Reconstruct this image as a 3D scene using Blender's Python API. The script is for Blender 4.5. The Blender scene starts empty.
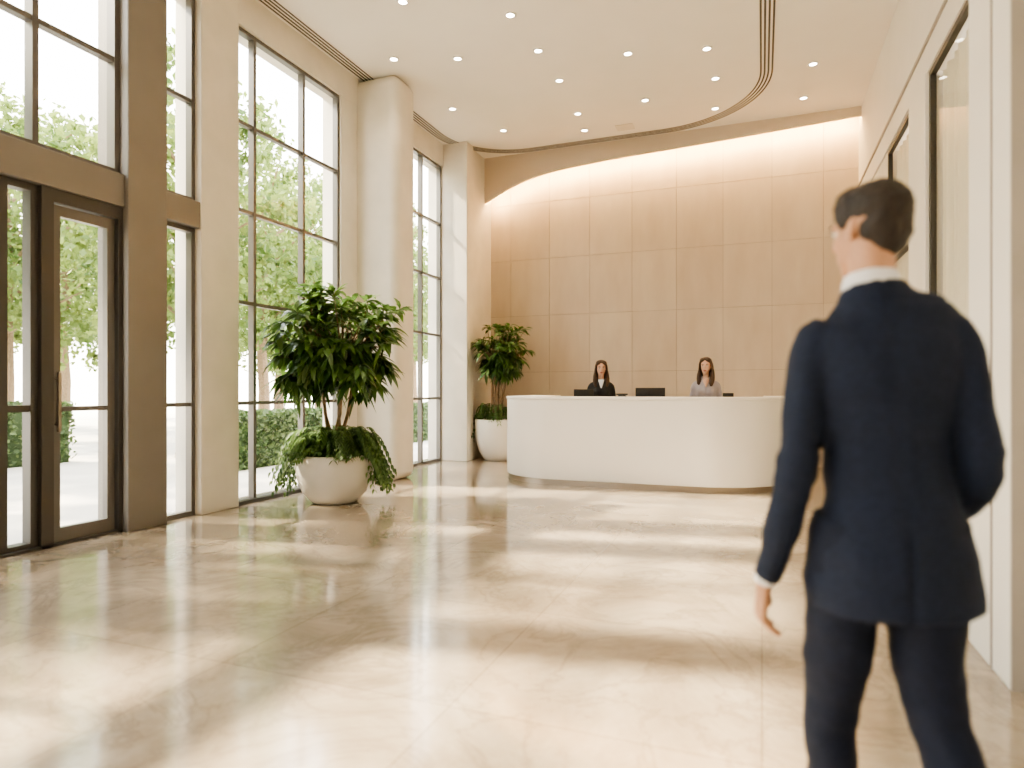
import bpy, bmesh, math, random
from mathutils import Vector, Matrix, Euler, noise
random.seed(7)
scene=bpy.context.scene
COL=scene.collection
H=5.82      # ceiling height
XL=-5.5    # left glazing plane
XR=1.5     # right wall plane
YB=12.0    # back wall
YF=-4.0    # wall behind camera
WTOP=5.42

# ------------------------------------------------------------------ materials
def new_mat(name):
    m=bpy.data.materials.new(name); m.use_nodes=True
    nt=m.node_tree; b=nt.nodes["Principled BSDF"]
    return m,nt,b
def mat(name,c,rough=.5,metal=0,var=0,scale=5,bump=0,bscale=40,coat=0,stretch=(1,1,1),spec=.5):
    m,nt,b=new_mat(name)
    b.inputs["Roughness"].default_value=rough; b.inputs["Metallic"].default_value=metal
    b.inputs["Base Color"].default_value=(*c,1); b.inputs["Coat Weight"].default_value=coat
    b.inputs["Specular IOR Level"].default_value=spec
    tc=nt.nodes.new("ShaderNodeTexCoord"); mp=nt.nodes.new("ShaderNodeMapping")
    mp.inputs["Scale"].default_value=stretch
    nt.links.new(tc.outputs["Object"],mp.inputs["Vector"])
    if var>0:
        n=nt.nodes.new("ShaderNodeTexNoise"); n.inputs["Scale"].default_value=scale; n.inputs["Detail"].default_value=6
        nt.links.new(mp.outputs[0],n.inputs["Vector"])
        r=nt.nodes.new("ShaderNodeValToRGB")
        r.color_ramp.elements[0].position=.3; r.color_ramp.elements[1].position=.7
        r.color_ramp.elements[0].color=(*[max(0,x*(1-var)) for x in c],1)
        r.color_ramp.elements[1].color=(*[min(1,x*(1+var)) for x in c],1)
        nt.links.new(n.outputs["Fac"],r.inputs[0]); nt.links.new(r.outputs[0],b.inputs["Base Color"])
    if bump>0:
        n2=nt.nodes.new("ShaderNodeTexNoise"); n2.inputs["Scale"].default_value=bscale; n2.inputs["Detail"].default_value=5
        nt.links.new(mp.outputs[0],n2.inputs["Vector"])
        bp=nt.nodes.new("ShaderNodeBump"); bp.inputs["Strength"].default_value=bump; bp.inputs["Distance"].default_value=.01
        nt.links.new(n2.outputs["Fac"],bp.inputs["Height"]); nt.links.new(bp.outputs[0],b.inputs["Normal"])
    return m
def emit(name,c,s):
    m,nt,b=new_mat(name)
    b.inputs["Emission Color"].default_value=(*c,1); b.inputs["Emission Strength"].default_value=s
    b.inputs["Base Color"].default_value=(*c,1)
    return m
def glass_mat(name,tint=(.97,.98,.97),refl=.75):
    # Schlick-style reflectance, identical from both sides of the pane
    m=bpy.data.materials.new(name); m.use_nodes=True; nt=m.node_tree; nt.nodes.clear()
    o=nt.nodes.new("ShaderNodeOutputMaterial"); mx=nt.nodes.new("ShaderNodeMixShader")
    t=nt.nodes.new("ShaderNodeBsdfTransparent"); g=nt.nodes.new("ShaderNodeBsdfGlossy"); f=nt.nodes.new("ShaderNodeLayerWeight")
    f.inputs[0].default_value=.5
    p=nt.nodes.new("ShaderNodeMath"); p.operation='POWER'; p.inputs[1].default_value=5
    q=nt.nodes.new("ShaderNodeMath"); q.operation='MULTIPLY_ADD'; q.inputs[1].default_value=refl; q.inputs[2].default_value=.04
    t.inputs[0].default_value=(*tint,1); g.inputs["Roughness"].default_value=.02
    nt.links.new(f.outputs["Facing"],p.inputs[0]); nt.links.new(p.outputs[0],q.inputs[0]); nt.links.new(q.outputs[0],mx.inputs[0])
    nt.links.new(t.outputs[0],mx.inputs[1]); nt.links.new(g.outputs[0],mx.inputs[2])
    nt.links.new(mx.outputs[0],o.inputs[0]); return m

M_plaster=mat("ceiling_plaster",(.85,.81,.75),.8,var=.015,scale=2)
M_stone=mat("limestone",(.74,.69,.61),.6,var=.05,scale=3,bump=.05)
M_white=mat("white_wall",(.80,.77,.72),.6,var=.02,scale=2)
M_frame=mat("bronze_frame",(.16,.15,.14),.35,.5)
M_dark=mat("dark_frame",(.085,.08,.075),.4,.5)
M_beam=mat("greige_cladding",(.23,.21,.19),.45,.3,var=.05,scale=2)
M_greige=mat("greige_edge",(.38,.34,.30),.5,var=.04,scale=3)
M_glass=glass_mat("clear_glass")
M_glass2=glass_mat("storefront_glass",refl=.35)
M_desk=mat("desk_white",(.84,.81,.77),.4,var=.015,scale=1.5)
M_steel=mat("brushed_steel",(.36,.31,.26),.42,1)
M_black=mat("black_plastic",(.012,.012,.014),.35)
M_pot=mat("pot_stone",(.76,.73,.68),.6)
M_soil=mat("soil",(.06,.04,.025),.95,var=.3,scale=40,bump=.6)
M_bark=mat("bark",(.23,.16,.10),.85,var=.25,scale=25,bump=.5)
M_groove=mat("groove_dark",(.10,.085,.07),.7)
M_spot=emit("lamp_emitter",(1,.88,.7),14)
M_cove=emit("cove_led",(1,.66,.30),115)
M_pave=mat("paving",(.58,.54,.49),.85,var=.08,scale=1.5)
M_curtain=mat("curtain",(.78,.72,.60),.85,bump=.1)
M_suit=mat("navy_wool",(.012,.019,.042),.75,var=.15,scale=60,bump=.1,bscale=200,spec=.25)
M_trouser=mat("navy_trouser",(.010,.015,.033),.78,var=.15,scale=60,spec=.25)
M_skin=mat("skin",(.50,.28,.18),.5,var=.05,scale=15)
M_skinw=mat("skin_fair",(.64,.39,.28),.5,var=.05,scale=15)
M_shirt=mat("white_cotton",(.74,.75,.79),.8)
M_hair=mat("hair_dark",(.018,.011,.008),.55,var=.5,scale=60,bump=.8,bscale=90,stretch=(1,1,.25))
M_hairb=mat("hair_brown",(.06,.028,.014),.5,var=.5,scale=50,bump=.8,bscale=80,stretch=(1,1,.15))
M_shoe=mat("black_leather",(.012,.011,.01),.3)
M_blazer=mat("black_blazer",(.014,.014,.016),.7)
M_blouse=mat("grey_blouse",(.36,.33,.36),.75,var=.05,scale=20)
M_lip=mat("lips",(.45,.13,.11),.45)
M_eyew=mat("eye_white",(.7,.68,.65),.3)
M_iris=mat("iris",(.03,.018,.01),.2)

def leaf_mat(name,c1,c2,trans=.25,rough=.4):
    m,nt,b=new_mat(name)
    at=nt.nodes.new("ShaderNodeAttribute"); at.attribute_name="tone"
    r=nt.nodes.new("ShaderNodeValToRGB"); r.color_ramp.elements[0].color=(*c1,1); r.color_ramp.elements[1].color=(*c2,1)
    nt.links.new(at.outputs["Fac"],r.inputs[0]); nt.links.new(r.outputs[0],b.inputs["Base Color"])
    b.inputs["Roughness"].default_value=rough
    t=nt.nodes.new("ShaderNodeBsdfTranslucent"); nt.links.new(r.outputs[0],t.inputs[0])
    mx=nt.nodes.new("ShaderNodeMixShader"); mx.inputs[0].default_value=trans
    o=nt.nodes["Material Output"]
    nt.links.new(b.outputs[0],mx.inputs[1]); nt.links.new(t.outputs[0],mx.inputs[2]); nt.links.new(mx.outputs[0],o.inputs[0])
    return m
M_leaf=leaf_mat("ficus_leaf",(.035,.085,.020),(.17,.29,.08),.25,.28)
M_fern=leaf_mat("fern_leaf",(.045,.10,.03),(.19,.30,.10),.3,.5)
M_tree=leaf_mat("tree_leaf",(.05,.105,.022),(.28,.36,.10),.4,.6)
M_hedge=leaf_mat("hedge_leaf",(.045,.09,.03),(.16,.23,.09),.3,.6)

def floor_mat():
    m,nt,b=new_mat("marble_floor")
    N=nt.nodes.new; L=nt.links.new
    tc=N("ShaderNodeTexCoord")
    n1=N("ShaderNodeTexNoise"); n1.inputs["Scale"].default_value=1.1; n1.inputs["Detail"].default_value=12; n1.inputs["Roughness"].default_value=.72; n1.inputs["Distortion"].default_value=.6
    L(tc.outputs["Object"],n1.inputs["Vector"])
    r1=N("ShaderNodeValToRGB"); cr=r1.color_ramp
    cr.elements[0].position=.32; cr.elements[0].color=(.27,.212,.155,1)
    cr.elements[1].position=.70; cr.elements[1].color=(.52,.45,.365,1)
    e=cr.elements.new(.5); e.color=(.39,.325,.25,1)
    L(n1.outputs["Fac"],r1.inputs[0])
    n2=N("ShaderNodeTexNoise"); n2.inputs["Scale"].default_value=1.3; n2.inputs["Detail"].default_value=10; n2.inputs["Distortion"].default_value=1.2; n2.inputs["Roughness"].default_value=.65
    L(tc.outputs["Object"],n2.inputs["Vector"])
    s=N("ShaderNodeMath"); s.operation="SUBTRACT"; s.inputs[1].default_value=.5; L(n2.outputs["Fac"],s.inputs[0])
    a=N("ShaderNodeMath"); a.operation="ABSOLUTE"; L(s.outputs[0],a.inputs[0])
    mr=N("ShaderNodeMapRange"); mr.inputs[1].default_value=0; mr.inputs[2].default_value=.03; mr.inputs[3].default_value=.45; mr.inputs[4].default_value=0
    L(a.outputs[0],mr.inputs[0])
    mx=N("ShaderNodeMix"); mx.data_type='RGBA'; L(mr.outputs[0],mx.inputs[0]); L(r1.outputs[0],mx.inputs[6]); mx.inputs[7].default_value=(.23,.175,.125,1)
    br=N("ShaderNodeTexBrick"); br.offset=0; br.inputs["Scale"].default_value=1; br.inputs["Mortar Size"].default_value=.003
    br.inputs["Brick Width"].default_value=1.2; br.inputs["Row Height"].default_value=1.2
    br.inputs["Color1"].default_value=(.92,.92,.92,1); br.inputs["Color2"].default_value=(1.04,1.04,1.04,1); br.inputs["Mortar"].default_value=(.64,.60,.56,1)
    L(tc.outputs["Object"],br.inputs["Vector"])
    m2=N("ShaderNodeMix"); m2.data_type='RGBA'; m2.blend_type='MULTIPLY'; m2.inputs[0].default_value=1
    L(mx.outputs[2],m2.inputs[6]); L(br.outputs["Color"],m2.inputs[7]); L(m2.outputs[2],b.inputs["Base Color"])
    n3=N("ShaderNodeTexNoise"); n3.inputs["Scale"].default_value=2.5; n3.inputs["Detail"].default_value=4
    L(tc.outputs["Object"],n3.inputs["Vector"])
    r3=N("ShaderNodeMapRange"); r3.inputs[1].default_value=.2; r3.inputs[2].default_value=.8; r3.inputs[3].default_value=.10; r3.inputs[4].default_value=.20; L(n3.outputs["Fac"],r3.inputs[0]); L(r3.outputs[0],b.inputs["Roughness"])
    b.inputs["Specular IOR Level"].default_value=1.0
    b.inputs["Coat Weight"].default_value=.5; b.inputs["Coat Roughness"].default_value=.08
    return m
M_floor=floor_mat()
def panel_mat():
    m,nt,b=new_mat("wall_panel_travertine"); N=nt.nodes.new; L=nt.links.new
    at=N("ShaderNodeAttribute"); at.attribute_name="tone"
    tc=N("ShaderNodeTexCoord"); mp=N("ShaderNodeMapping"); mp.inputs["Scale"].default_value=(3,1,.9); L(tc.outputs["Object"],mp.inputs[0])
    n=N("ShaderNodeTexNoise"); n.inputs["Scale"].default_value=1.3; n.inputs["Detail"].default_value=8; L(mp.outputs[0],n.inputs["Vector"])
    ad=N("ShaderNodeMath"); ad.operation="MULTIPLY_ADD"; L(at.outputs["Fac"],ad.inputs[0]); ad.inputs[1].default_value=.18; L(n.outputs["Fac"],ad.inputs[2])
    r=N("ShaderNodeValToRGB"); r.color_ramp.elements[0].position=.3; r.color_ramp.elements[1].position=.95
    r.color_ramp.elements[0].color=(.53,.435,.34,1); r.color_ramp.elements[1].color=(.63,.545,.44,1)
    L(ad.outputs[0],r.inputs[0]); L(r.outputs[0],b.inputs["Base Color"]); b.inputs["Roughness"].default_value=.5
    return m
M_panel=panel_mat()
M_joint=mat("panel_joint",(.34,.27,.21),.8)
M_bulk=mat("bulkhead_plaster",(.60,.51,.41),.7)

# ------------------------------------------------------------------ mesh helpers
def obj_from(name,verts,faces,mats,parent=None,smooth=False,tone=None,midx=None):
    me=bpy.data.meshes.new(name); me.from_pydata([tuple(v) for v in verts],[],faces); me.update()
    if not isinstance(mats,(list,tuple)): mats=[mats]
    for m in mats: me.materials.append(m)
    if tone is not None:
        a=me.attributes.new("tone",'FLOAT','POINT'); a.data.foreach_set("value",tone)
    if midx is not None: me.polygons.foreach_set("material_index",midx)
    if smooth: me.polygons.foreach_set("use_smooth",[True]*len(me.polygons))
    o=bpy.data.objects.new(name,me); COL.objects.link(o)
    if parent: o.parent=parent
    return o
class B:
    def __init__(s): s.v=[];s.f=[];s.m=[];s.t=[]
    def box(s,x0,x1,y0,y1,z0,z1,mi=0,tone=0):
        i=len(s.v)
        s.v+=[(x0,y0,z0),(x1,y0,z0),(x1,y1,z0),(x0,y1,z0),(x0,y0,z1),(x1,y0,z1),(x1,y1,z1),(x0,y1,z1)]
        for q in ((0,3,2,1),(4,5,6,7),(0,1,5,4),(1,2,6,5),(2,3,7,6),(3,0,4,7)):
            s.f.append(tuple(i+k for k in q)); s.m.append(mi)
        s.t+=[tone]*8
    def make(s,name,mats,parent=None,bevel=0,tone=False,seg=2):
        o=obj_from(name,s.v,s.f,mats,parent,midx=s.m,tone=s.t if tone else None)
        if bevel:
            b=o.modifiers.new("bevel","BEVEL"); b.width=bevel; b.segments=seg; b.limit_method='ANGLE'
        return o
def box(name,x0,x1,y0,y1,z0,z1,m,parent=None,bevel=0,seg=2):
    b=B(); b.box(x0,x1,y0,y1,z0,z1); return b.make(name,m,parent,bevel,seg=seg)
def empty(name,loc=(0,0,0),rz=0):
    e=bpy.data.objects.new(name,None); e.location=loc; e.rotation_euler=(0,0,rz); e.empty_display_size=.2; COL.objects.link(e); return e
def revolve(name,prof,m,parent=None,seg=64,loc=(0,0,0)):
    v=[];f=[]
    n=len(prof)
    for i in range(seg):
        a=2*math.pi*i/seg
        for r,z in prof: v.append((r*math.cos(a)+loc[0],r*math.sin(a)+loc[1],z+loc[2]))
    for i in range(seg):
        j=(i+1)%seg
        for k in range(n-1): f.append((i*n+k,j*n+k,j*n+k+1,i*n+k+1))
    return obj_from(name,v,f,m,parent,smooth=True)

# ------------------------------------------------------------------ people
def ell(c,r,rot=None,seg=20,rings=12):
    V=[];F=[]
    R=Euler(rot).to_matrix() if rot else Matrix.Identity(3)
    V.append(Vector((0,0,1)))
    for i in range(1,rings):
        th=math.pi*i/rings
        for j in range(seg):
            ph=2*math.pi*j/seg; V.append(Vector((math.sin(th)*math.cos(ph),math.sin(th)*math.sin(ph),math.cos(th))))
    V.append(Vector((0,0,-1)))
    for j in range(seg): F.append((0,1+j,1+(j+1)%seg))
    for i in range(rings-2):
        for j in range(seg):
            a=1+i*seg+j;b_=1+i*seg+(j+1)%seg; F.append((a,a+seg,b_+seg,b_))
    l=len(V)-1; s=1+(rings-2)*seg
    for j in range(seg): F.append((l,s+(j+1)%seg,s+j))
    V=[R@Vector((q.x*r[0],q.y*r[1],q.z*r[2]))+Vector(c) for q in V]
    return V,F
def tube(pts,rad,seg=20,sub=4,ref=(1,0,0)):
    pts=[Vector(p) for p in pts]; rad=[(r,r) if not isinstance(r,(tuple,list)) else r for r in rad]
    def cr(a,b_,c,d,t): return .5*((2*b_)+(-a+c)*t+(2*a-5*b_+4*c-d)*t*t+(-a+3*b_-3*c+d)*t**3)
    P=[];Rr=[]; n=len(pts)
    for i in range(n-1):
        for k in range(sub):
            t=k/sub; i0=max(i-1,0); i3=min(i+2,n-1)
            P.append(cr(pts[i0],pts[i],pts[i+1],pts[i3],t))
            Rr.append(tuple(max(.001,cr(rad[i0][q],rad[i][q],rad[i+1][q],rad[i3][q],t)) for q in (0,1)))
    P.append(pts[-1]);Rr.append(rad[-1])
    V=[];F=[]; ref=Vector(ref)
    for i,p in enumerate(P):
        t=(P[min(i+1,len(P)-1)]-P[max(i-1,0)]).normalized()
        a=(ref-t*ref.dot(t)).normalized(); b_=t.cross(a)
        for k in range(seg):
            an=2*math.pi*k/seg; V.append(p+a*math.cos(an)*Rr[i][0]+b_*math.sin(an)*Rr[i][1])
    for i in range(len(P)-1):
        for k in range(seg):
            F.append((i*seg+k,i*seg+(k+1)%seg,(i+1)*seg+(k+1)%seg,(i+1)*seg+k))
    F.append(tuple(reversed(range(seg)))); l=(len(P)-1)*seg; F.append(tuple(l+k for k in range(seg)))
    return V,F
def union(name,parts,m,parent,vox=.012,sm=6,mtx=None,disp=0,dscale=6,carve=None):
    V=[];F=[]
    for (v_,f_) in parts:
        b0=len(V); V+=v_; F+=[tuple(b0+i for i in q) for q in f_]
    if mtx: V=[mtx@q for q in V]
    if not vox:      # plain smooth join, no remeshing
        return obj_from(name,V,F,m,parent,smooth=True)
    o=obj_from(name+"_src",V,F,m)
    r=o.modifiers.new("r","REMESH"); r.mode='VOXEL'; r.voxel_size=vox; r.use_smooth_shade=True
    if sm:
        s=o.modifiers.new("s","SMOOTH"); s.iterations=sm; s.factor=.5
    dg=bpy.context.evaluated_depsgraph_get()
    me=bpy.data.meshes.new_from_object(o.evaluated_get(dg)); me.name=name
    bpy.data.objects.remove(o)
    if disp:
        for q in me.vertices:
            c=q.co; n=noise.noise(Vector((c.x*dscale*1.3,c.y*dscale,c.z*dscale*2.2)))+.5*noise.noise(c*dscale*3)
            q.co=c+q.normal*n*disp
    if carve:
        for q in me.vertices: q.co=q.co+q.normal*carve(q.co)
    me.polygons.foreach_set("use_smooth",[True]*len(me.polygons))
    ob=bpy.data.objects.new(name,me); COL.objects.link(ob); ob.parent=parent
    if not me.materials: me.materials.append(m)
    return ob
def hand_parts(w,d,pn,side,s=1.0,curl=.35):
    w=Vector(w); d=Vector(d).normalized(); pn=Vector(pn); pn=(pn-d*pn.dot(d)).normalized(); th=Vector(side); th=(th-d*th.dot(d)-pn*th.dot(pn)).normalized()
    ps=[]
    ps.append(tube([w-d*.03*s,w+d*.01*s,w+d*.045*s,w+d*.085*s,w+d*.098*s],[(.026*s,.019*s),(.028*s,.018*s),(.037*s,.016*s),(.041*s,.014*s),(.036*s,.010*s)],seg=16,ref=th))
    Ls=[.074,.083,.078,.060]
    for k in range(4):
        off=(.030-.020*k)*s; b0=w+d*(.085-.004*abs(k-1))*s+th*off
        L=Ls[k]*s; pts=[b0]; ang=curl*.3+.05*k; r=[.0095*s]
        for q,fr in enumerate((.46,.30,.24)):
            ang+=curl*(.6,.9,.6)[q]; dd=(d*math.cos(ang)+pn*math.sin(ang)+th*(.09-.06*k)).normalized(); pts.append(pts[-1]+dd*L*fr); r.append((.0088,.008,.0065)[q]*s)
        ps.append(tube(pts,r,seg=10,sub=3,ref=th))
    b0=w+d*.022*s+th*.022*s+pn*.005*s
    p1=b0+(d*.62+th*.62+pn*.30)*.036*s; p2=p1+(d*.85+th*.25+pn*.35)*.032*s; p3=p2+(d*.95+pn*.25)*.024*s
    ps.append(tube([b0,p1,p2,p3],[.014*s,.0115*s,.010*s,.007*s],seg=10,sub=3,ref=pn))
    return ps
def head(parent,c,yaw,tilt,skin,hairm,female,s=1.0):
    M=Matrix.Translation(c)@Matrix.Rotation(yaw,4,'Z')@Matrix.Rotation(tilt,4,'X')@Matrix.Scale(s,4)
    k=.92 if female else 1
    P=[ell((0,-.015,.028),(.074,.094,.088)),ell((0,.018,-.025),(.066*k,.070,.078)),ell((0,.028,-.066),(.054*k,.056,.046)),ell((0,.060,-.098),(.026*k,.024,.020)),
       ell((0,.072,.022),(.048,.020,.014)),ell((.034,.050,-.024),(.024,.026,.024)),ell((-.034,.050,-.024),(.024,.026,.024)),
       tube([(0,.084,.016),(0,.096,-.006),(0,.106,-.028)],[(.007,.008),(.008,.010),(.010,.010)],seg=12),ell((0,.102,-.031),(.011,.011,.009)),ell((.011,.093,-.034),(.008,.010,.007)),ell((-.011,.093,-.034),(.008,.010,.007)),
       ell((0,.076,-.062),(.028,.014,.016)),
       ell((.075,-.004,-.008),(.007,.015,.027),(0.25,0,.25)),ell((-.075,-.004,-.008),(.007,.015,.027),(0.25,0,-.25)),
       ell((.078,-.012,.006),(.005,.011,.013),(0,0,.4)),ell((-.078,-.012,.006),(.005,.011,.013),(0,0,-.4))]
    union("head",P,skin,parent,vox=.0055,sm=5,mtx=M)
    union("eyes",[ell((x,.070,.004),(.0135,.0130,.0080)) for x in (-.030,.030)],M_eyew,parent,vox=0,mtx=M)
    union("irises",[ell((x,.0815,.004),(.0058,.0035,.0058)) for x in (-.030,.030)],M_iris,parent,vox=0,mtx=M)
    E=[tube([(sg*.016,.089,.021),(sg*.030,.088,.027),(sg*.046,.078,.022)],[.003,.0035,.002],seg=8) for sg in (-1,1)]
    E+= [tube([(sg*.017,.084,.012),(sg*.030,.085,.0145),(sg*.043,.078,.010)],[.0015,.0022,.0015],seg=8) for sg in (-1,1)]
    union("eyebrows",E,hairm,parent,vox=0,mtx=M)
    E=[tube([(-.022,.080,-.060),(0,.090,-.0575),(.022,.080,-.060)],[.003,.0045,.003],seg=10),tube([(-.019,.080,-.064),(0,.0895,-.067),(.019,.080,-.064)],[.003,.0052,.003],seg=10)]
    union("lips",E,M_lip if female else skin,parent,vox=0,mtx=M)
    if not female:
        Hh=[ell((0,-.024,.044),(.079,.092,.080)),ell((0,.024,.088),(.062,.058,.032)),ell((.006,.058,.090),(.050,.028,.022)),ell((0,-.056,.0),(.069,.050,.070)),ell((0,-.054,-.044),(.055,.036,.036)),
            ell((.069,.010,.045),(.010,.042,.042)),ell((-.069,.010,.045),(.010,.042,.042)),ell((.0720,.024,.010),(.004,.009,.024)),ell((-.0720,.024,.010),(.004,.009,.024)),
            ell((.058,-.042,-.008),(.015,.026,.038)),ell((-.058,-.042,-.008),(.015,.026,.038))]
        union("hair",Hh,hairm,parent,vox=.0055,sm=4,mtx=M,disp=.0035,dscale=26)
    else:
        Hh=[ell((0,-.026,.040),(.083,.092,.084)),ell((.038,.020,.082),(.046,.058,.034),(.0,.4,0)),ell((-.038,.020,.082),(.046,.058,.034),(0,-.4,0)),
            tube([(0,-.06,.04),(0,-.085,-.05),(0,-.080,-.15),(0,-.065,-.24)],[(.084,.050),(.092,.050),(.096,.045),(.075,.02)])]
        for sg in (-1,1):
            Hh.append(tube([(sg*.050,.030,.084),(sg*.078,.016,.040),(sg*.084,-.004,-.03),(sg*.088,.000,-.10),(sg*.088,.030,-.17),(sg*.080,.062,-.24),(sg*.072,.074,-.285)],[(.018,.030),(.013,.040),(.015,.048),(.026,.052),(.036,.044),(.032,.030),(.010,.010)]))
        union("hair",Hh,hairm,parent,vox=.007,sm=6,mtx=M,disp=.004,dscale=16)
    return M
def shoe(a,toe,m,parent,nm):
    a=Vector(a); toe=Vector(toe); d=toe-a
    union(nm,[tube([a-d*.28,a-d*.1,a+d*.3,a+d*.72,toe],[(.030,.030),(.038,.042),(.042,.038),(.046,.028),(.030,.018)],seg=18,ref=(1,0,0)),tube([a,a+Vector((0,0,.06))],[(.038,.045),(.036,.042)],seg=14)],m,parent,vox=0)

# ---- walking man (faces +Y locally)
man=empty("man_in_navy_suit",(.300,1.86,0),math.radians(10))
lean=-.045
tor=[(.765,.200,.145,.004,-.01),(.81,.197,.147,.002,-.012),(.90,.184,.140,-.002,-.016),(.98,.166,.128,-.004,-.012),(1.07,.146,.114,-.008,-.003),(1.14,.144,.111,-.012,0),(1.24,.160,.120,-.017,.0),(1.34,.180,.126,-.023,-.002),(1.41,.190,.118,-.025,-.006),(1.455,.186,.098,-.027,-.008),(1.487,.158,.084,-.031,-.010),(1.512,.112,.075,-.038,-.010),(1.535,.084,.072,-.043,-.010),(1.556,.075,.070,-.046,-.006)]
T1=tube([(c[3],c[4],c[0]) for c in tor],[(c[1],c[2]) for c in tor],seg=40)
armL=tube([(-.150,-.008,1.448),(-.188,-.010,1.400),(-.207,-.018,1.27),(-.226,-.028,1.12),(-.252,-.005,.96),(-.284,.045,.802)],[(.045,.055),(.050,.068),(.048,.062),(.047,.055),(.043,.049),(.036,.041)],seg=20)
armR=tube([(.100,-.008,1.462),(.142,-.012,1.415),(.163,-.03,1.27),(.180,-.048,1.12),(.182,.03,1.03),(.165,.14,.97),(.150,.20,.95)],[(.045,.055),(.050,.068),(.048,.062),(.047,.055),(.046,.051),(.040,.043),(.037,.039)],seg=20)
shp=[ell((-.172,-.008,1.432),(.052,.062,.042)),ell((.128,-.008,1.447),(.052,.062,.042)),ell((-.095,-.046,1.36),(.09,.063,.10)),ell((.055,-.046,1.365),(.09,.063,.10))]
def suit_detail(c):
    d=0
    if c.y<-.02:
        sx=abs(c.x-(-.006-.030*max(0,(c.z-1.0)/.5)))
        if sx<.010: d-=.003*(1-sx/.010) if c.z>.97 else .012*(1-sx/.010)
        if 1.512<c.z<1.524: d-=.003          # under-collar fold
    if 1.02<c.z<1.18 and c.x<-.17: d+=.0014*math.sin(c.z*105+c.x*60)
    if 1.02<c.z<1.18 and c.x>.14: d+=.0014*math.sin(c.z*105-c.x*60)
    if c.z<1.5 and abs(c.x+.02)<.17: d+=.0022*math.sin((c.z*46)+9*abs(c.x+.015))*(1 if 1.0<c.z<1.2 else .35)
    return d
union("suit_jacket",[T1,armL,armR]+shp,M_suit,man,vox=.009,sm=5,disp=.006,dscale=6,carve=suit_detail)
union("shirt_collar",[tube([(lean-.001,-.006,1.52),(lean-.002,-.006,1.562),(lean-.003,-.002,1.586)],[(.068,.067),(.067,.067),(.060,.061)],seg=36)],M_shirt,man,vox=0)
union("neck",[tube([(lean,-.010,1.50),(lean,-.006,1.58),(lean+.0,.004,1.68)],[(.056,.058),(.053,.057),(.054,.062)],seg=36)],M_skin,man,vox=0)
head(man,(lean+.0,.014,1.706),math.radians(34),math.radians(-3),M_skin,M_hair,False,s=.97)
legL=tube([(-.085,0,.98),(-.106,.01,.85),(-.116,.02,.66),(-.124,.05,.48),(-.126,.05,.30),(-.126,.03,.09)],[(.095,.11),(.094,.108),(.080,.092),(.066,.072),(.060,.066),(.058,.066)],seg=22)
legR=tube([(.075,0,.98),(.080,-.01,.85),(.073,-.02,.66),(.090,-.05,.49),(.126,-.18,.32),(.152,-.33,.17)],[(.095,.11),(.094,.110),(.080,.090),(.066,.075),(.060,.066),(.056,.064)],seg=22)
pel=ell((-.005,-.01,.93),(.160,.120,.12))
union("trousers",[legL,legR,pel],M_trouser,man,vox=.011,sm=5,disp=.008,dscale=7)
shoe((-.126,.03,.045),(-.136,.25,.022),M_shoe,man,"shoe_left")
shoe((.155,-.35,.115),(.167,-.18,.024),M_shoe,man,"shoe_right")
union("hand_left",hand_parts((-.289,.053,.788),(-.08,.22,-1),(1,0,0.02),(0,1,0),1.06,.45),M_skin,man,vox=.004,sm=2)
union("hand_right",hand_parts((.146,.21,.948),(-.2,.95,-.15),(-1,0,-.1),(0,0,1),1.04,.5),M_skin,man,vox=.004,sm=2)
union("shirt_cuffs",[tube([(-.283,.042,.815),(-.288,.051,.794)],[.031,.030],seg=24),tube([(.154,.19,.952),(.147,.206,.948)],[.032,.031],seg=24)],M_shirt,man,vox=0)

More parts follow.
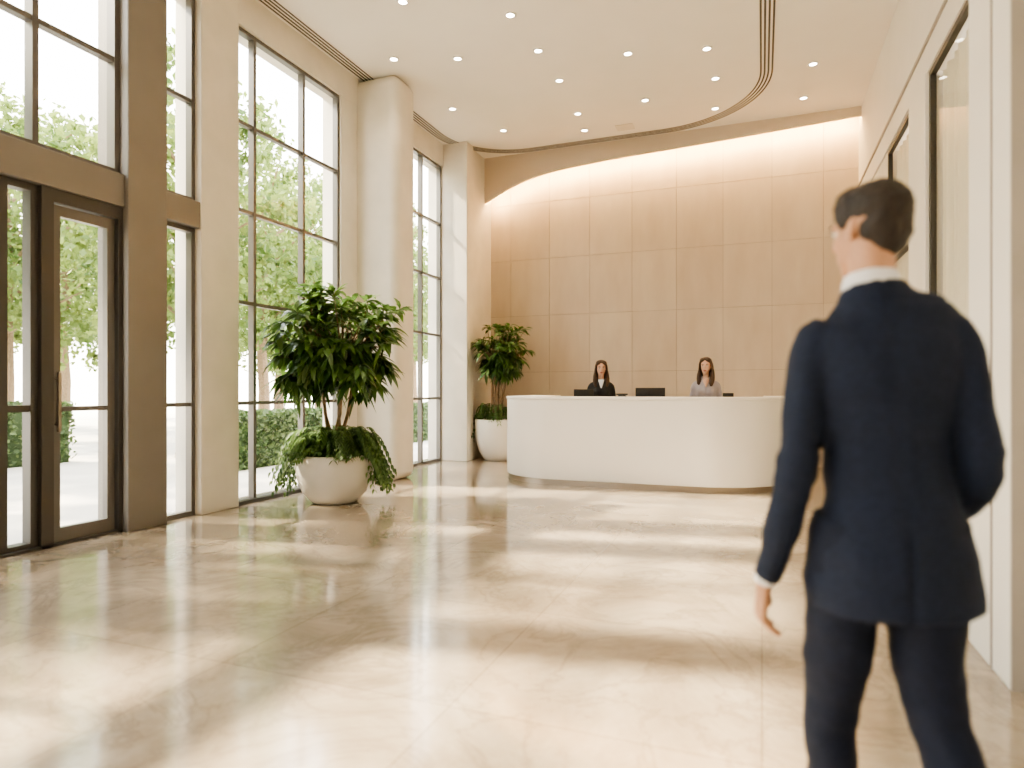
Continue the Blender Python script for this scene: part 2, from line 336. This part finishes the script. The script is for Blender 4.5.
def woman(name,loc,rz,top,topm,hairm,hyaw,s=1.0,lapel=False):
    e=empty(name,loc,rz); e.scale=(s,s,s)
    tor=[(.80,.175,.125),(.92,.178,.125),(1.03,.142,.102),(1.10,.130,.096),(1.20,.145,.110),(1.28,.160,.118),(1.36,.168,.104),(1.405,.152,.082),(1.435,.105,.066),(1.465,.060,.056)]
    T1=tube([(0,-.005,c[0]) for c in tor],[(c[1],c[2]) for c in tor],seg=32)
    P=[T1,ell((.055,.075,1.27),(.07,.05,.075)),ell((-.055,.075,1.27),(.07,.05,.075))]
    for sg in (-1,1):
        P.append(tube([(sg*.10,0,1.390),(sg*.152,-.002,1.355),(sg*.180,-.01,1.24),(sg*.198,-.02,1.11),(sg*.185,.08,1.03),(sg*.13,.20,.99)],[(.04,.045),(.045,.052),(.042,.048),(.039,.043),(.036,.040),(.028,.030)],seg=18))
    union(top,P,topm,e,vox=.012,sm=5,disp=.004,dscale=9)
    union("neck",[tube([(0,0,1.36),(0,0,1.46),(0,.008,1.57)],[(.06,.045),(.044,.045),(.043,.050)],seg=28)],M_skinw,e,vox=0)
    union("neckline",[tube([(0,.060,1.455),(0,.088,1.40),(0,.118,1.33)],[(.048,.012),(.034,.012),(.006,.01)],seg=16)],M_skinw if not lapel else M_shirt,e,vox=0)
    if lapel:
        union("lapels",[tube([(sg*.055,.045,1.465),(sg*.050,.088,1.40),(sg*.018,.128,1.29)],[(.014,.008),(.024,.008),(.012,.008)],seg=12) for sg in (-1,1)],topm,e,vox=0)
    else:
        union("collar",[tube([(sg*.04,-.04,1.475),(sg*.058,.01,1.47),(sg*.036,.072,1.44)],[(.010,.016)]*3,seg=12,ref=(0,0,1)) for sg in (-1,1)],topm,e,vox=0)
    head(e,(0,.022,1.632),hyaw,math.radians(-4),M_skinw,hairm,True,s=1.03)
    L=[ell((0,-.005,.90),(.165,.115,.10))]
    for sg in (-1,1): L.append(tube([(sg*.08,0,.93),(sg*.088,0,.80),(sg*.085,.005,.50),(sg*.08,-.01,.30),(sg*.08,-.01,.10)],[(.09,.10),(.088,.095),(.060,.064),(.055,.058),(.05,.055)],seg=18))
    union("trousers",L,M_blazer,e,vox=.018,sm=3)
    for sg,n in ((-1,"shoe_left"),(1,"shoe_right")): shoe((sg*.08,-.01,.045),(sg*.085,.16,.020),M_shoe,e,n)
    for sg,n in ((-1,"hand_left"),(1,"hand_right")):
        union(n,hand_parts((sg*.125,.215,.983),(-sg*.35,.9,-.12),(0,0,-1),(-sg,0,0),.9,.25),M_skinw,e,vox=0)
    return e
woman("receptionist_in_black_blazer",(-2.29,9.74,0),math.radians(180+14),"blazer",M_blazer,M_hairb,math.radians(2),s=1.0,lapel=True)
woman("receptionist_in_grey_blouse",(-.757,9.78,0),math.radians(180+4),"blouse",M_blouse,M_hairb,math.radians(-10),s=1.01)

# ------------------------------------------------------------------ shell
box("floor",XL-.4,5,YF-.2,YB+.3,-.2,0,M_floor)
box("ceiling",XL-.4,5,YF-.2,YB+.3,H,H+.25,M_plaster)
box("wall_rear",XL-.4,5,YF-.2,YF,0,H,M_white)
b=B(); b.box(XL-.4,XR+.3,YB+.012,YB+.3,0,H,1)
g=.006
zs=[0,.55,1.65,2.75,3.85,4.95,H]
x0=-5.44
while x0<XR:
    x1=min(x0+.8,XR)
    for k in range(6): b.box(x0+g/2,x1-g/2,YB-.0,YB+.03,zs[k]+g/2,zs[k+1]-g/2,0,random.random())
    x0+=.8
b.make("wall_back",[M_panel,M_joint],tone=True)

def edge_z(x):
    pts=[(-5.6,4.80),(-5.1,4.92),(-4.75,5.10),(-4.4,5.25),(-4.0,5.36),(-3.5,5.43),(-2.5,5.50),(-1,5.56),(1.5,5.68)]
    for (a,za),(c,zc) in zip(pts,pts[1:]):
        if x<=c: return za+(zc-za)*(x-a)/(c-a)
    return pts[-1][1]
v=[];f=[];N_=90
for i in range(N_+1):
    x=-5.1+(XR+5.1)*i/N_; z=sum(edge_z(x+d) for d in (-.2,-.1,0,.1,.2))/5
    v+=[(x,11.66,z),(x,11.66,H),(x,11.72,H),(x,11.72,z)]
for i in range(N_):
    a=i*4;c=a+4
    for k in range(4): f.append((a+k,c+k,c+(k+1)%4,a+(k+1)%4))
obj_from("trim_cove_bulkhead",v,f,M_bulk,smooth=False)
v=[];f=[]
for i in range(N_+1):
    x=-5.04+(XR+5.02)*i/N_; z=sum(edge_z(x+d) for d in (-.2,-.1,0,.1,.2))/5+.02
    v+=[(x,11.74,z),(x,11.74,z+.035),(x,11.76,z+.035),(x,11.76,z)]
for i in range(N_):
    a=i*4;c=a+4
    for k in range(4): f.append((a+k,c+k,c+(k+1)%4,a+(k+1)%4))
obj_from("cove_light_strip",v,f,M_cove)

def path_slots():
    p=[]
    y=YF
    while y<10.0: p.append((.06,y)); y+=.5
    for i in range(25):
        a=math.pi/2*i/24; p.append((-1.62+1.68*math.cos(a),9.85+1.68*math.sin(a)))
    x=-2
    while x>-4: p.append((x,11.53)); x-=.4
    for i in range(19):
        a=math.pi/2+math.pi/2*i/18; p.append((-4.05+1.3*math.cos(a),10.23+1.3*math.sin(a)))
    y=10
    while y>YF: p.append((-5.35,y)); y-=.5
    return p
P=path_slots()
v=[];f=[];mi=[]
def ribbon(off,w,m,z):
    base=len(v)
    for i,(x,y) in enumerate(P):
        a=P[max(i-1,0)];c=P[min(i+1,len(P)-1)]
        t=Vector((c[0]-a[0],c[1]-a[1],0)).normalized(); n=Vector((-t.y,t.x,0))
        for o in (off-w/2,off+w/2): v.append((x+n.x*o,y+n.y*o,z))
        for o in (off+w/2,off-w/2): v.append((x+n.x*o,y+n.y*o,H+.001))
    for i in range(len(P)-1):
        a=base+i*4;c=a+4
        for k in range(4): f.append((a+k,c+k,c+(k+1)%4,a+(k+1)%4)); mi.append(m)
ribbon(0,.22,1,H-.004)
for o in (-.075,-.025,.025,.075): ribbon(o,.024,0,H-.008)
obj_from("trim_ceiling_slot_diffuser",v,f,[M_groove,M_plaster],midx=mi)

spots=[(-2.83,7.3),(-4.69,7.7),(-3.87,8.0),(-2.78,8.2),(-1.68,8.7),(-.68,8.95),(-.63,9.85),(.66,9.9),(-2.76,9.1),(-2.88,11.0),(-2.81,10.3),
 (-4.64,9.4),(-4.2,10.5),(-.7,10.9),(.6,11.0),(-1.7,10.2),(-1.7,7.2),(-.7,7.3),(.7,8.1),(-3.9,6.6),(-1.7,5.6),(-3.6,4.6),(-.7,4.4),(-1.7,3),(-3.6,2.2),(.7,5.4),(-.7,1.0),(-2.4,0)]
for i,(x,y) in enumerate(spots):
    e=empty("recessed_downlight",(x,y,H))
    revolve("trim_ring",[(.05,-.001),(.05,-.012),(.07,-.012),(.072,0)],M_white,e,seg=24)
    revolve("lamp_face",[(.0,-.006),(.051,-.006),(.051,-.001)],M_spot,e,seg=24)
    l=bpy.data.lights.new("spot","SPOT"); l.energy=30 if y<10.4 else 8; l.color=(1,.82,.60); l.spot_size=math.radians(85); l.spot_blend=.9; l.shadow_soft_size=.05
    lo=bpy.data.objects.new("spot_lamp",l); COL.objects.link(lo); lo.parent=e; lo.location=(0,0,-.03)
box("trim_ceiling_hatch",-2.35,-2.05,11.0,11.25,H-.008,H+.001,M_stone)

# ------------------------------------------------------------------ left wall
def column(name,y0,y1,xin,m,bev=.01,seg=2,z0=0):
    box(name,XL-.3,xin,y0,y1,z0,H,m,bevel=bev,seg=seg)
column("trim_entrance_pier",4.28,4.70,XL+.10,M_beam)
column("trim_stone_pier",5.14,5.66,XL+.07,M_stone)
column("wall_left_far",10.98,12.0,XL+.44,M_stone)
box("wall_left_nib",XL-.3,XL+.012,7.62,8.05,0,WTOP,M_stone)
box("wall_left_infill",XL-.3,XL+.012,8.5,9.3,0,WTOP,M_stone)
column("stone_column",8.0,8.58,XL+.67,M_stone,bev=.14,seg=8)
column("trim_corner_pilaster",10.72,11.0,XL+.5,M_stone)
b=B(); b.box(XL-.3,XL+.02,5.66,8.02,WTOP,H); b.box(XL-.3,XL+.02,8.56,10.72,WTOP,H); b.box(XL-.3,XL+.02,4.70,5.14,WTOP,H); b.box(XL-.3,XL+.02,YF,4.28,WTOP,H)
b.make("wall_left_head",M_stone)
for k,(y0,y1) in enumerate([(-4.0,-3.6),(-.9,-.5),(2.2,2.6)]):
    column("trim_side_pier",y0,y1,XL+.10,M_beam)

wn=0
def window(y0,y1,z0,z1,vs,hs,t=.05,m=None,x=XL-.06,glass=None,dep=.10,edge=None,name=None):
    global wn
    wn+=1
    m=m or M_frame; edge=edge or t
    nm=name or "window_%d"%wn
    e=empty(nm,(x,0,0))
    b=B()
    b.box(-dep/2,dep/2,y0,y0+edge,z0,z1); b.box(-dep/2,dep/2,y1-edge,y1,z0,z1)
    b.box(-dep/2,dep/2,y0+edge,y1-edge,z0,z0+edge); b.box(-dep/2,dep/2,y0+edge,y1-edge,z1-edge,z1)
    for q in vs: b.box(-dep/2,dep/2,q-t/2,q+t/2,z0+edge,z1-edge)
    for q in hs: b.box(-dep*.4,dep*.4,y0+edge,y1-edge,q-t*.45,q+t*.45)
    b.make("frame",m,e)
    obj_from("pane",[(0,y0,z0),(0,y1,z0),(0,y1,z1),(0,y0,z1)],[(0,1,2,3)],glass or M_glass,e)
    return e
HS=[1.15,2.3,3.35,4.35]
window(5.66,7.62,0,WTOP,[6.0,6.87],HS,t=.045,dep=.08)
window(9.3,10.72,0,WTOP,[10.0],HS,t=.045,dep=.08)
window(4.70,5.14,3.25,WTOP,[],[4.3],t=.045,dep=.08)
window(4.70,5.14,0,2.98,[],[1.15],t=.045,dep=.08)
def entrance(y0,y1,post):
    box("trim_transom_beam",XL-.22,XL+.06,y0,y1,2.97,3.27,M_beam,bevel=.008)
    window(y0,y1,3.27,WTOP,[3.54],[4.32])
    window(y0,post,0,2.97,[3.30],[1.15],t=.06,m=M_dark)
entrance(2.6,4.28,3.56)
box("trim_transom_beam.001",XL-.2,XL+.06,4.70,5.14,2.98,3.25,M_beam,bevel=.008)
e=empty("door_1",(XL-.04,0,0))
b=B()
b.box(-.07,.07,3.56,3.66,0,2.97); b.box(-.07,.07,4.24,4.28,0,2.97); b.box(-.07,.07,3.66,4.24,2.86,2.97)
b.make("door_jamb",M_dark,e)
b=B()
b.box(-.03,.03,3.67,3.74,.02,2.85); b.box(-.03,.03,4.16,4.23,.02,2.85); b.box(-.03,.03,3.74,4.16,.02,.14); b.box(-.03,.03,3.74,4.16,2.76,2.85); b.box(-.025,.025,3.74,4.16,1.12,1.16)
b.make("door_leaf",M_frame,e)
obj_from("door_glass",[(0,3.73,.1),(0,4.17,.1),(0,4.17,2.8),(0,3.73,2.8)],[(0,1,2,3)],M_glass,e)
b=B(); b.box(.06,.085,3.69,3.715,.95,1.45); b.box(.02,.07,3.695,3.71,1.0,1.02); b.box(.02,.07,3.695,3.71,1.38,1.40)
b.make("pull_handle",M_steel,e,bevel=.004)
box("trim_threshold",XL-.25,XL+.03,2.6,4.28,0,.025,M_dark)
box("trim_sill",XL-.15,XL+.02,5.66,7.62,0,.04,M_dark)
for (y0,y1) in ((-.5,2.2),(-3.6,-.9)):
    box("trim_transom_beam.002",XL-.22,XL+.06,y0,y1,2.97,3.27,M_beam)
    window(y0,y1,3.27,WTOP,[(y0+y1)/2],[4.32]); window(y0,y1,0,2.97,[y0+.9,y0+1.8],[1.15],m=M_dark)

# ------------------------------------------------------------------ right wall
T=.25
box("wall_right_far",XR,XR+T,9.5,YB,0,4.35,M_stone)
box("wall_right_pier",XR-.04,XR+T,7.25,8.0,0,4.35,M_white,bevel=.01)
box("wall_right_fascia",XR-.02,XR+T,3.9,YB,4.35,H,M_white)
box("trim_fascia_strip",XR-.04,XR,3.9,YB,4.62,4.65,M_greige)  # solid greige strip standing slightly proud of the fascia
box("wall_right_block",1.0,XR+1.0,3.4,4.0,0,H,M_white,bevel=.006)
box("trim_block_reveal",.992,1.02,3.62,3.632,0,H,M_greige)
box("trim_block_edge",1.004,1.32,3.385,3.402,0,H,M_greige)
box("wall_right_near",1.32,1.6,YF,3.4,0,H,M_stone)
window(8.0,9.5,0,4.35,[],[2.9],t=.04,m=M_dark,x=XR+.03,name="window_storefront",dep=.05,glass=M_glass2)
window(4.0,7.25,0,4.35,[],[],t=.055,m=M_dark,x=XR+.02,name="window_storefront.001",dep=.05,glass=M_glass2)
box("wall_right_beyond",4.6,4.8,3.4,YB,0,H,M_white)
box("ceiling_side_room",XR+T,4.6,4.0,YB,4.4,4.5,M_plaster)
def curtain(y0,y1,x,name):
    v=[];f=[];n=int((y1-y0)*80)
    for i in range(n+1):
        y=y0+(y1-y0)*i/n; a=math.sin(y*34)*.03+math.sin(y*15)*.010
        v+=[(x+a,y,.03),(x+a*.8,y,4.3)]
    for i in range(n): f.append((2*i,2*i+2,2*i+3,2*i+1))
    obj_from(name,v,f,M_curtain,smooth=True)
curtain(4.05,7.22,XR+.11,"curtain"); curtain(8.05,9.47,XR+.11,"curtain")

# ------------------------------------------------------------------ reception desk
desk=empty("reception_desk",(0,0,0))
def wallring(name,o,i,z0,z1,m,bev=0):
    n=len(o); v=[];f=[]
    for (a,c) in zip(o,i): v+=[(a[0],a[1],z0),(a[0],a[1],z1),(c[0],c[1],z1),(c[0],c[1],z0)]
    for k in range(n-1):
        a=4*k;c=4*(k+1)
        for q in range(4): f.append((a+q,c+q,c+(q+1)%4,a+(q+1)%4))
    f.append((0,1,2,3)); f.append((4*n-1,4*n-2,4*n-3,4*n-4))
    ob=obj_from(name,v,f,m,desk)
    bm=bmesh.new(); bm.from_mesh(ob.data); bmesh.ops.recalc_face_normals(bm,faces=bm.faces); bm.to_mesh(ob.data); bm.free()
    if bev:
        bb=ob.modifiers.new("b","BEVEL"); bb.width=bev; bb.segments=3; bb.limit_method='ANGLE'; bb.angle_limit=math.radians(50)
    for p in ob.data.polygons: p.use_smooth=True
    ob.data.set_sharp_from_angle(angle=math.radians(40))
    return ob
def uo(off,x0=-3.66,x1=.40,y0=8.50,yend=10.9):
    pts=[(x0+off,yend)]
    seg=28
    for i in range(seg+1):
        a=math.pi+math.pi/2*i/seg; pts.append((x0+1.0+(1.0-off)*math.cos(a),y0+1.0+(1.0-off)*math.sin(a)))
    for i in range(seg+1):
        a=1.5*math.pi+math.pi/2*i/seg; pts.append((x1-1.15+(1.15-off)*math.cos(a),y0+1.15+(1.15-off)*math.sin(a)))
    pts.append((x1-off,yend)); return pts
wallring("front_panel",uo(0),uo(.09),.075,1.17,M_desk,.008)
wallring("counter_top",uo(-.012),uo(.38),1.17,1.21,M_desk,.01)
wallring("toe_kick",uo(.02),uo(.08),0,.075,M_steel,0)
wallring("work_surface",uo(.09),uo(.80),.90,.94,M_desk,.004)
def monitor(x,y,w=.44,h=.27,rz=0,ztop=1.345):
    e=empty("computer_monitor",(x,y,.941),rz)
    b=B(); b.box(-w/2,w/2,-.012,.012,ztop-.941-h,ztop-.941); b.box(-.02,.02,-.03,-.012,.01,ztop-.941-h*.5); b.box(-.1,.1,-.08,.07,0,.012)
    b.make("monitor_body",M_black,e,bevel=.004)
    return e
monitor(-2.38,9.04,w=.28,rz=.3,ztop=1.31); monitor(-1.44,9.06,w=.40,ztop=1.33,rz=.1); monitor(-.42,9.08,w=.14,ztop=1.26,h=.15,rz=.3)
e=empty("card_terminal",(-1.82,9.02,.941)); b=B(); b.box(-.05,.05,-.05,.05,0,.30); b.box(-.08,.08,-.03,0,.29,.31); b.make("terminal_body",M_black,e,bevel=.005)

# ------------------------------------------------------------------ plants
def leaf_geo(V,F,TN,p,d,up,L,W,fold=.18,droop=.35,tone=None):
    d=d.normalized(); s=d.cross(up)
    if s.length<1e-3: s=Vector((1,0,0))
    s.normalize(); n=s.cross(d).normalized()
    t=random.random() if tone is None else tone
    i=len(V); ks=[(0,.0),(.25,.42),(.5,.5),(.78,.3),(1,0)]
    for (u,w) in ks:
        c=p+d*(L*u)-Vector((0,0,1))*(droop*L*u*u)
        if w==0: V.append(c); TN.append(t)
        else:
            V.append(c+s*W*w+n*W*fold*w*2); V.append(c); V.append(c-s*W*w+n*W*fold*w*2); TN.extend([t]*3)
    F.extend([(i,i+1,i+2),(i,i+2,i+3)])
    for a in (1,4):
        F.extend([(i+a,i+a+3,i+a+4,i+a+1),(i+a+1,i+a+4,i+a+5,i+a+2)])
    F.extend([(i+7,i+10,i+8),(i+8,i+10,i+9)])
def rnd_dir():
    while True:
        q=Vector((random.uniform(-1,1),random.uniform(-1,1),random.uniform(-1,1)))
        if .05<q.length<1: return q.normalized()
def stick(V,F,pts,rad,seg=7):
    base=len(V)
    for i,p in enumerate(pts):
        a=pts[max(0,i-1)];c=pts[min(len(pts)-1,i+1)]; t=(c-a).normalized()
        r=t.cross(Vector((.3,.9,.1))).normalized(); q=t.cross(r)
        for k in range(seg):
            an=2*math.pi*k/seg; V.append(p+(r*math.cos(an)+q*math.sin(an))*rad[i])
    for i in range(len(pts)-1):
        for k in range(seg):
            F.append((base+i*seg+k,base+i*seg+(k+1)%seg,base+(i+1)*seg+(k+1)%seg,base+(i+1)*seg+k))
def potted_tree(loc,R,Hb,fc,fr,nclus,name,under,leafL,xmin,xwall,ur=1.0):
    e=empty(name,loc)
    prof=[(.0,0),(R*.50,0),(R*.60,.02),(R*.82,Hb*.22),(R*.96,Hb*.5),(R*1.0,Hb*.75),(R*.985,Hb*.97),(R*.96,Hb),(R*.90,Hb),(R*.88,Hb*.93),(R*.86,Hb*.88),(0,Hb*.88)]
    revolve("pot_bowl",prof,M_pot,e)
    revolve("soil_disc",[(0,Hb*.9),(R*.87,Hb*.9)],M_soil,e)
    V=[];F=[]; LV=[];LF=[];LT=[]
    base=Vector((0,0,Hb*.88)); fcV=Vector(fc)
    tips=[]
    for k in range(5):
        a=2*math.pi*k/5+.4; st=base+Vector((math.cos(a),math.sin(a),0))*.07
        en=Vector((fc[0],fc[1],fc[2]-fr[2]*.45))+Vector((math.cos(a+1.5),math.sin(a+1.5),0))*fr[0]*.28
        mid=(st+en)/2+Vector((math.cos(a+2.4),math.sin(a+2.4),0))*.05
        pts=[st,st*.6+mid*.4+Vector((0,0,.02)),mid,mid*.5+en*.5,en]
        stick(V,F,pts,[.026,.022,.02,.018,.014]); tips.append(en)
    for c in range(nclus):
        dd=rnd_dir(); rr=random.uniform(.25,.95)**.6
        wob=1+.34*noise.noise(dd*2.6+Vector(loc))
        p=fcV+Vector((dd.x*fr[0]*rr,dd.y*fr[1]*rr,dd.z*fr[2]*rr))*wob
        p.x=max(p.x,xmin-loc[0]+random.random()*.08)
        tp=min(tips,key=lambda q:(q-p).length)
        md=(tp+p)/2+Vector((0,0,.04)); stick(V,F,[tp,md,p],[.010,.006,.003],5)
        nl=random.randint(9,13)
        out=(p-fcV).normalized()
        ph=random.random()*6
        for j in range(nl):
            a=ph+2.4*j
            d=Vector((math.cos(a),math.sin(a),random.uniform(-.5,.45)))+out*.8
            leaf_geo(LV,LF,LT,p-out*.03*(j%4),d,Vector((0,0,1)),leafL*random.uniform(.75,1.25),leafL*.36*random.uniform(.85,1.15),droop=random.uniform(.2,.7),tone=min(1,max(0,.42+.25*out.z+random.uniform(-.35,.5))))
    lim=xwall-loc[0]
    for q in LV:
        if q.x<lim: q.x=lim+(q.x-lim)*.02
    obj_from("trunk",V,F,M_bark,e,smooth=True)
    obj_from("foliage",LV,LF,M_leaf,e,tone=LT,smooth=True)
    LV=[];LF=[];LT=[]
    for k in range(under):
        a=random.random()*2*math.pi; reach=R*random.uniform(.6,1.38)*ur; up=random.uniform(.10,.30)
        long_=abs(math.cos(a-.35))>.90 and random.random()<.7
        if long_: reach=R*random.uniform(1.3,1.6)*ur
        down=random.uniform(.2,.42) if long_ else random.uniform(-.06,.05)
        h=Vector((math.cos(a),math.sin(a),0)); st=base+h*R*random.uniform(.1,.5)
        tn=random.random(); npt=16
        prev=st
        for j in range(1,npt+1):
            u=j/npt; p=st+h*(reach-.2*R)*u*.85+Vector((0,0,1))*(up*math.sin(math.pi*min(1,u*1.05)*.9)*1.3-down*u**2.5)
            r_=math.hypot(p.x,p.y)
            if not(r_<R*1.03 and p.z<Hb*1.02):
                t=(p-prev).normalized(); s=t.cross(Vector((0,0,1))).normalized()
                for sg in (-1,1):
                    leaf_geo(LV,LF,LT,p,(s*sg+t*.7),Vector((0,0,1)),.105*(1-.5*u)*random.uniform(.8,1.2),.026,droop=.6,tone=min(1,max(0,tn+random.uniform(-.2,.2))))
            prev=p
    for q in LV:
        if q.x<lim: q.x=lim+(q.x-lim)*.02
    obj_from("undergrowth",LV,LF,M_fern,e,tone=LT,smooth=True)
    return e
potted_tree((-4.64,6.32,0),.44,.56,(.02,0,1.88),(.76,.72,.74),165,"potted_ficus_tree",300,.22,-5.2,-5.38)
potted_tree((-4.60,11.2,0),.42,.76,(.06,-.05,2.03),(.52,.48,.60),115,"potted_ficus_tree",60,.17,-4.90,-5.03,.8)

# ------------------------------------------------------------------ outdoors
box("ground_paving",-60,XL-.3,-30,50,-.12,-.02,M_pave)
def tree_mesh():
    V=[];F=[]
    stick(V,F,[Vector((0,0,0)),Vector((.05,0,1.2)),Vector((0,.08,2.6)),Vector((.1,0,4.2)),Vector((0,0,6))],[.16,.13,.11,.08,.04],9)
    for k in range(14):
        a=k*2.4; z=2.3+k*.25; stick(V,F,[Vector((0,0,z)),Vector((math.cos(a)*.7,math.sin(a)*.7,z+.5)),Vector((math.cos(a)*1.6,math.sin(a)*1.6,z+1.0))],[.05,.03,.012],5)
    nb=len(F); T=[0]*len(V)
    for c in range(190):
        d=rnd_dir(); rr=random.random()**.4
        cc=Vector((d.x*2.2*rr,d.y*2.2*rr,4.5+d.z*2.9*rr)); tn=random.random()
        for j in range(60):
            q=cc+rnd_dir()*random.random()*.42
            u=rnd_dir(); w=u.cross(rnd_dir()).normalized(); s=random.uniform(.05,.10)
            i=len(V); V+= [q-u*s,q+w*s*.6,q+u*s,q-w*s*.6]; F.append((i,i+1,i+2,i+3)); t=min(1,max(0,tn*.6+random.uniform(0,.4))); T+=[t]*4
    return obj_from("outdoor_tree",V,F,[M_bark,M_tree],tone=T,midx=[0]*nb+[1]*(len(F)-nb))
t0=tree_mesh(); t0.location=(-10.2,2.6,-.03)
for (x,y,s,r) in [(-10.6,9.6,1.0,1),(-12.5,13.9,1.1,2),(-11.5,-1.6,1.0,3),(-14.5,5.6,1.15,4),(-15.5,18,1.2,5),(-17.5,10.5,1.2,.5),(-13.5,21.5,1.1,2.5),(-20,1,1.3,3.3),(-22,15,1.4,1.2),(-20,26,1.4,5.2),(-14.2,-6.5,1.1,.3),(-26,7,1.4,2.2),(-28,22,1.5,1.2),(-24,34,1.5,.2),(-32,12,1.5,4.2),(-17,30,1.3,2.9)]:
    o=bpy.data.objects.new("outdoor_tree",t0.data); COL.objects.link(o); o.location=(x,y,-.03); o.scale=(s,s,s*random.uniform(.95,1.1)); o.rotation_euler=(0,0,r)
def hedge(x0,x1,y0,y1,h):
    bb=B(); bb.box(x0+.08,x1-.08,y0+.08,y1-.08,0,h-.08); V=[Vector(q) for q in bb.v]; F=list(bb.f); T=[0]*8
    n=int(1000*((y1-y0)+(x1-x0)))
    for k in range(n):
        p=Vector((random.uniform(x0,x1),random.uniform(y0,y1),random.uniform(0,h)))
        c=random.random()
        if c<.45: p.x=x1-random.random()*.12
        elif c<.8: p.z=h-random.random()*.12
        else: p.y=y0+random.random()*.1
        u=rnd_dir(); w=u.cross(rnd_dir()).normalized(); s=random.uniform(.03,.06)
        i=len(V); V+= [p-u*s,p+w*s*.7,p+u*s,p-w*s*.7]; F.append((i,i+1,i+2,i+3)); T+=[random.random()]*4
    o=obj_from("outdoor_hedge",V,F,M_hedge,tone=T); o.location.z=-.02
hedge(-8.9,-7.9,8.0,13.0,.95); hedge(-9.2,-8.1,14.2,20,.95); hedge(-12.6,-11.8,4.2,8.3,1.1)

# ------------------------------------------------------------------ light
w=bpy.data.worlds.new("sky"); scene.world=w; w.use_nodes=True; nt=w.node_tree
bg=nt.nodes["Background"]
tc=nt.nodes.new("ShaderNodeTexCoord"); sp=nt.nodes.new("ShaderNodeSeparateXYZ"); rp=nt.nodes.new("ShaderNodeValToRGB")
nt.links.new(tc.outputs["Generated"],sp.inputs[0]); nt.links.new(sp.outputs[2],rp.inputs[0])
rp.color_ramp.elements[0].color=(1,.93,.80,1); rp.color_ramp.elements[1].color=(.92,.95,1,1); rp.color_ramp.elements[1].position=.8
nt.links.new(rp.outputs[0],bg.inputs[0]); bg.inputs[1].default_value=7.2
s=bpy.data.lights.new("sun","SUN"); s.energy=18; s.angle=math.radians(2.5); s.color=(1,.84,.60)
so=bpy.data.objects.new("sun",s); COL.objects.link(so)
d=Vector((.92,.16,-.84)); so.rotation_euler=d.to_track_quat('-Z','Y').to_euler()

# ------------------------------------------------------------------ camera
cam=bpy.data.cameras.new("camera"); co=bpy.data.objects.new("camera",cam); COL.objects.link(co)
cam.sensor_width=36; cam.lens=22.85; cam.shift_y=6/1024
co.location=(0,0,1.3); co.rotation_euler=(math.radians(90),0,math.radians(21.04))
cam.clip_start=.05
cam.dof.use_dof=True; cam.dof.focus_distance=9.5; cam.dof.aperture_fstop=1.15
scene.camera=co
scene.view_settings.view_transform='AgX'
try: scene.view_settings.look='AgX - Medium High Contrast'
except: pass
scene.view_settings.exposure=.68
